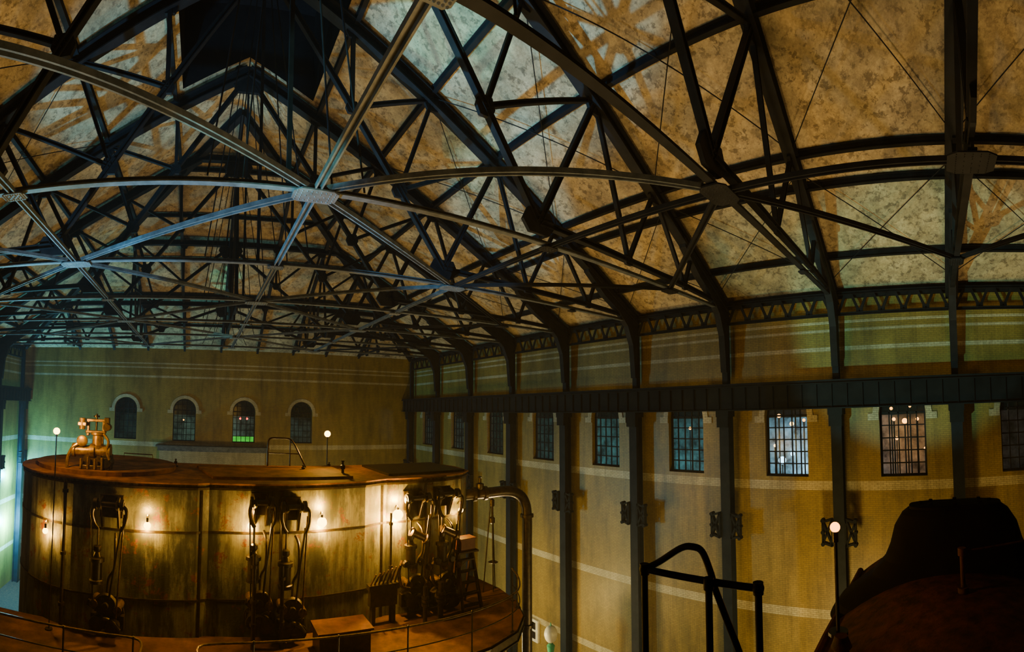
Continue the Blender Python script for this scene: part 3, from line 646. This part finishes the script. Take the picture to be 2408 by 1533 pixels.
mk(MB().revolve([(.13,-.02),(.17,0),(.13,.02),(.11,0)],(9.25,12.8,-5.0),18),'handwheel',IRON,t,smooth=True)
mk(MB().revolve([(.03,-3.75),(.1,-3.7),(.1,-3.55),(.03,-3.5),(.03,-3.2),(.08,-3.15),(.08,-2.95),(.02,-2.9)],(9.2,12.8,0),12),'turnbuckle',IRON,t,smooth=True)
t=thing('step_ladder',(7.75,12.1,-5.9),'dark brown step ladder standing by the casing','ladder')
for x in(7.5,8.0):
    mk(MB().beam((x-.08*(1 if x<7.7 else -1),11.75,-5.9),(x,12.2,-4.25),[(-.03,-.05),(.03,-.05),(.03,.05),(-.03,.05)]),'side_rail',LADM,t)
    mk(MB().beam((x,12.58,-5.9),(x,12.25,-4.25),[(-.025,-.035),(.025,-.035),(.025,.035),(-.025,.035)]),'rear_leg',LADM,t)
for k in range(5):
    f=(k+.6)/5.4; y=11.75+.45*f; z=-5.9+1.65*f
    mk(MB().box((7.45,y-.06,z-.02),(8.05,y+.1,z+.02)),'step',LADM,t)
mk(MB().box((7.4,11.95,-4.25),(8.1,12.4,-4.2)),'top_step',LADM,t)
mk(MB().box((7.5,12.0,-4.2),(8.0,12.35,-3.85)).box((7.47,11.97,-3.87),(8.03,12.38,-3.82)),'toolbox',REDBOX,origin=(7.75,12.2,-4.2),label='red brown metal toolbox resting on the step ladder',category='toolbox',bevel=.01)
# ---------------------------------------------------------------- gallery deck around the casing
dk=[(-9.5,9.9),(-1.0,9.9),(-1.0,9.2),(.1,9.2),(.1,9.9),(5.5,9.75),(7.0,9.8),(8.1,10.1),(8.8,10.7),(9.3,11.6),(9.5,12.8),(9.4,14.2),(9.0,15.6),(7.8,15.85),(8.3,13.5),(5,13.0),(0,12.6),(-3,12.3),(-5.3,12.3),(-9.5,11.6)]
t=thing('gallery_deck',(0,11,-6.05),'rusty orange plate walkway deck around the engine casing','walkway')
mk(MB().prism([(x,y,-5.98) for x,y in dk],(0,0,.08)),'deck_plate',RUSTTOP,t)
mb=MB()
for i in range(13):
    a,b=dk[i],dk[(i+1)%len(dk)]
    mb.beam((a[0],a[1],-6.08),(b[0],b[1],-6.08),Iprof(.1,.26,.02))
mk(mb,'edge_beam',IRON,t)
for x in(-8,-4,3,8): mk(MB().cyl((x,10.6,-16),(x,10.6,-5.98),.14,n=12),'support_post',IRON,t,smooth=True)
t=thing('hatch_box',(3.5,11.3,-5.9),'open iron hatch box with orange rusty lid on the deck','hatch')
mk(MB().box((2.95,10.9,-5.9),(4.25,11.6,-5.35)),'box_body',IRON,t,bevel=.02)
mk(MB().box((2.9,10.85,-5.35),(4.3,11.65,-5.3)),'lid',LIDM,t)
def railing(path,lab,zb=-5.9,H=.98):
    t=thing('gallery_railing',(path[0][0],path[0][1],zb),lab,'railing','pipe railings of the gallery')
    P=smooth_path([(x,y,zb+H) for x,y in path],5)
    mk(MB().tube(P,.026,8),'top_rail',GREASY,t,smooth=True)
    mk(MB().tube([p-Vector((0,0,.48)) for p in P],.016,8),'mid_rail',IRON,t,smooth=True)
    acc=0;last=P[0]; pts=[P[0]]
    for p in P[1:]:
        acc+=(p-last).length; last=p
        if acc>1.45: pts.append(p); acc=0
    pts.append(P[-1])
    for p in pts:
        mk(MB().cyl((p.x,p.y,zb),(p.x,p.y,zb+H),.022,n=8).sphere((p.x,p.y,zb+H),.04,8,6).cyl((p.x,p.y,zb),(p.x,p.y,zb+.03),.06,n=8),'post',IRON,t)
railing([(-9.4,10.0),(-6,9.97),(-3.5,9.97),(-2.0,9.97),(-1.15,9.9),(-1.05,9.3)],'curved end pipe railing on the gallery deck')
railing([(.15,9.3),(.2,9.85),(1.6,9.95),(3.5,9.9),(5.5,9.8),(7.0,9.85),(8.1,10.15),(8.75,10.8),(9.2,11.7)],'pipe railing curving around the gallery deck end')
t=thing('globe_lamp',(16.0,17.3,-16),'white glass globe lamp on a green post','lamp')
mk(MB().revolve([(.3,0),(.3,.15),(.12,.3),(.08,4.0),(.14,4.1),(.2,4.5),(.1,4.6)],(16.0,17.3,-16),16),'post',GREENP,t,smooth=True)
mk(MB().sphere((16.0,17.3,-10.95),.33,18,12,1.25),'globe',WHITEP,t,smooth=True)
mk(MB().cyl((16.0,17.3,-10.6),(16.0,17.3,-10.4),.06,.02),'finial',GREENP,t)
t=thing('switch_panel',(18.95,22.6,-13.9),'pale electrical switch panel mounted on the brick wall','switch panel')
mk(MB().box((18.9,21.6,-13.9),(19.08,23.9,-12.6)),'panel_box',WHITEP,t,bevel=.02)
for k in range(3):
    for l in range(2): mk(MB().box((18.86,21.8+.68*k,-13.7+.55*l),(18.92,22.25+.68*k,-13.3+.55*l)),'switch_cover',IRON,t)

# ---------------------------------------------------------------- near machine on the right (hood on a cambered casing)
t=thing('pumping_engine_top',(6.0,-.2,-16),'dark flat topped cast iron hood on a rusty rounded casing','steam engine')
mb=MB(); yc=-.2; hw=1.5
def camber(y,k=.55): return -2.06-k*(abs(y)/hw)**2.2
ys=[-hw+2*hw*i/20 for i in range(21)]
xs=[2.9,3.3,4.0,4.6,5.2,5.6,7.6,8.0]
dr=[.5,.12,.02,0,0,.02,.1,.5]
vv=[];n=len(ys)
for x,d in zip(xs,dr):
    for y in ys: vv.append((x,yc+y*(1-.15*(d>.3)),camber(y)-d))
ff=[(i*n+j,i*n+j+1,(i+1)*n+j+1,(i+1)*n+j) for i in range(len(xs)-1) for j in range(n-1)]
mb.add(vv,ff)
ring=[i*n for i in range(len(xs))]+[(len(xs)-1)*n+j for j in range(1,n)]+[i*n+n-1 for i in range(len(xs)-2,-1,-1)]+[j for j in range(n-2,0,-1)]
base=len(mb.v); m=len(ring)
mb.v+=[Vector((vv[k][0],vv[k][1],-16)) for k in ring]
mb.f+=[(ring[i],ring[(i+1)%m],base+(i+1)%m,base+i) for i in range(m)]
mk(mb,'casing_body',RUSTDK,t,smooth=True)
for s in(-1,1): mk(MB().tube([(x,yc+s*(hw+.02),camber(hw)-d+.02) for x,d in zip(xs[1:-1],dr[1:-1])],.05,8),'edge_rim',RUSTDK,t,smooth=True)
bell=[(1.66,-2.66),(1.54,-2.50),(1.34,-2.34),(1.10,-2.16),(.94,-1.98),(.86,-1.80),(.80,-1.58),(.70,-1.42),(.62,-1.36),(.56,-1.35)]
mk(MB().revolve(bell,(6.15,yc,0),64,sx=.40,sy=1.0,pw=.62),'bell_housing',BLACK,t)
mk(MB().revolve([(.60,-1.36),(.60,-1.32),(.52,-1.31),(.1,-1.305)],(6.15,yc,0),32,sx=.40,sy=1.0,pw=.62),'cap_plate',BLACK,t)
for k in range(8):
    a=2*math.pi*k/8; mk(MB().cyl((6.15+.16*math.cos(a),yc+.45*math.sin(a),-1.33),(6.15+.16*math.cos(a),yc+.45*math.sin(a),-1.28),.025,n=6),'cap_bolt',BLACK,t)
mk(MB().cyl((5.1,-.22,-2.09),(5.1,-.22,-1.62),.026).cyl((5.1,-.22,-2.09),(5.1,-.22,-2.0),.06).cyl((5.1,-.22,-1.66),(5.1,-.22,-1.58),.045),'vertical_stub_pipe',RUSTDK,t,smooth=True)
mk(MB().cyl((5.1,-.22,-1.62),(5.25,-1.2,-1.58),.012,n=8),'thin_rod',RUSTDK,t)
mk(MB().cyl((4.3,.95,-2.38),(4.3,.95,-2.2),.07).cyl((4.3,.95,-2.22),(4.3,.95,-2.12),.1,.06),'oil_cup',RUSTDK,t,smooth=True)
def pol(az,d,h): return (d*math.sin(az),d*math.cos(az),h)
t=thing('pipe_handrail',pol(1.05,2.6,-1.9),'dark pipe stair handrail with curved top bend','handrail')
A=pol(.944,2.7,-.9); C=pol(1.182,2.38,-.9)
mk(MB().tube(smooth_path([A,pol(.975,2.68,-.855),pol(1.02,2.62,-.765),pol(1.045,2.58,-.745),pol(1.066,2.55,-.765),pol(1.083,2.5,-.86),pol(1.09,2.5,-.93),pol(1.11,2.52,-1.08),pol(1.148,2.58,-1.38),pol(1.19,2.7,-1.85)],6),.019,12),'curved_rail',GIRD,t,smooth=True)
mk(MB().cyl(A,C,.019,n=12).sphere(A,.030,12,8).sphere(C,.032,12,8),'top_rail',GIRD,t,smooth=True)
for az,d,h in((.944,2.7,-.9),(1.078,2.46,-.9),(1.182,2.38,-.9)):
    mk(MB().cyl(pol(az,d,-1.88),pol(az,d,h),.019,n=12).cyl(pol(az,d,h-.03),pol(az,d,h+.03),.027,n=12),'post',GIRD,t,smooth=True)
t=thing('inspection_platform',(2,1.4,-16),'small rusty steel inspection platform under the handrail','platform')
mk(MB().box((.9,.6,-2.0),(2.8,2.2,-1.88)),'platform_deck',RUSTDK,t)
for x in(1.1,2.6):
    for y in(.8,2.0): mk(MB().cyl((x,y,-16),(x,y,-2.0),.07,n=10),'platform_leg',RUSTDK,t)

# ---------------------------------------------------------------- outside seen through the windows
mk(MB().box((44,-30,-16),(46,70,-1.0)),'street_building',CONC,origin=(45,20,-16),label='pale stone building across the street at night',category='building')
mk(MB().box((-30,62,-16),(44,64,-1.2)),'street_building',CONC,origin=(5,63,-16),label='pale stone building behind the hall at night',category='building')
def street(az,d,h,col,s,r=.25,e=0):
    x,y=d*math.sin(az),d*math.cos(az)
    t=thing('street_lamp',(x,y,-16),'glowing street lamp outside the arched windows','street lamp','street lamps outside the windows')
    mk(MB().cyl((x,y,-16),(x,y,h-r),.05,n=8),'lamp_post',STEEL,t)
    mk(MB().sphere((x,y,h),r,12,8),'lamp_head',emit('street_glow',col,s),t,smooth=True)
    if e: light('POINT',(x+.1,y,h+r+.2),e,col,.2,name='outside_light')
WARM=(1,.36,.03); COOL=(.30,.72,1)
street(1.235,31,-.55,WARM,12,.13); street(1.262,34,-1.2,(1,.55,.15),12,.16); street(1.288,32,-.9,WARM,10,.11); street(1.27,31,.1,WARM,9,.08)
street(1.240,41,-4.6,COOL,14,.34,1300); street(1.262,42.5,-4.2,COOL,10,.2,1100)
street(1.225,36,-2.9,(1,.6,.2),9,.11)
street(1.48,31,-1.0,WARM,12,.12); street(1.503,34,-1.25,WARM,13,.20); street(1.475,32,-.3,WARM,9,.11); street(1.53,36,-1.2,WARM,10,.13); street(1.545,30,-2.9,WARM,9,.10); street(1.485,41,-3.0,WARM,8,.15,600); street(1.515,33,-.2,WARM,9,.09)
street(1.045,40,-1.6,WARM,9,.12); street(.62,50,-.8,(.3,1,.7),7,.12,500)
street(.086,60,-1.4,(1,.06,.03),9,.15); street(.1,60,-1.4,(1,.06,.03),9,.15); street(-.035,60,-1.8,WARM,7,.10)
light('POINT',(42,13.0,-6.5),1300,(.35,.75,1),.5,name='outside_light')  # this and the following points are unseen, added to light the facades
light('POINT',(41,2.8,-5.0),260,WARM,.5,name='outside_light')
light('POINT',(38,26,-6),900,(.2,.85,.9),.5,name='outside_light')
light('POINT',(38,40,-6),900,(.2,.85,.9),.5,name='outside_light')
light('POINT',(2,56,-5),1000,(.4,.8,.6),.5,name='outside_light')
mk(MB().box((3.3,46,-3.6),(5.6,46.2,-2.85)),'lit_sign_board',emit('green_glow',(.06,.8,.05),1.2),origin=(5,46,-4),label='green lit board outside the arched window',category='sign board')

# ---------------------------------------------------------------- lights
WA=(1,.70,.22)
light('POINT',(12.5,4,-11.5),2400,WA,.8)
light('POINT',(13,20,-12),2000,WA,.8)
light('POINT',(4,27,-10),1100,WA,.8)
light('POINT',(-9,26,-9),600,WA,.8)
for x,y,e in((5,4,3300),(-6,7,2600),(10,14,2200),(2,23,2700),(-8,22,1700),(10,26,1500),(12,-2,2000)):
    light('SPOT',(x,y,-3.5 if y<20 else -6.5),e*.66,(1,.65,.27),.6,(x+.3,y,10),112,.6)  # unseen warm spots added to brighten the ceiling from below
TE=(.14,.90,.80); BL=(.14,.62,1)
light('SPOT',(-8,2,-7),24000,(.25,.95,.85),.10,(6.5,11.2,11.5),10,.4)
light('SPOT',(-8,2,-7),10000,(.25,.95,.85),.10,(9.5,14.5,9.5),7,.4)
light('SPOT',(-7,2,-7),12000,(.25,.95,.85),.10,(5.2,8.5,12.4),7,.4)
light('SPOT',(-12,12,-7),42000,BL,.08,(0,11,4.4),22,.6)
light('SPOT',(-9,3,-6),28000,BL,.08,(6.0,12.0,4.4),14,.5)
light('SPOT',(-6,9,-6),18000,BL,.08,(-3.5,13.5,4.4),28,.5)
light('SPOT',(2,8,-8),9500,(.3,.9,.75),.08,(19,0.2,4.2),32,.4)
light('SPOT',(3,12,-8.5),8000,(.3,.9,.75),.10,(19,20,2.6),44,.4)
light('SPOT',(0,20,-6),10000,TE,.03,(1.5,32,9),7,.1)
light('SPOT',(10,8,-9),2200,TE,.12,(17,6,5.8),22,.6)
light('SPOT',(-10,20,-9),3000,TE,.12,(-8,30,9),25,.5)
light('POINT',(-15.2,36.9,-6.5),3500,(.10,.66,1),.2)
light('POINT',(-15.0,36.9,-10.5),7000,(.14,.74,1),.2)
w=bpy.data.worlds.new('night'); SC.world=w; w.use_nodes=True
nt=w.node_tree
nt.nodes['Background'].inputs[0].default_value=(.025,.055,.06,1); nt.nodes['Background'].inputs[1].default_value=.7
vs=nt.nodes.new('ShaderNodeVolumeScatter'); vs.inputs['Color'].default_value=(1,1,1,1); vs.inputs['Density'].default_value=.0007; vs.inputs['Anisotropy'].default_value=.25
nt.links.new(vs.outputs[0],nt.nodes['World Output'].inputs['Volume'])
for o in bpy.data.objects:
    if '_o' in o: del o['_o']
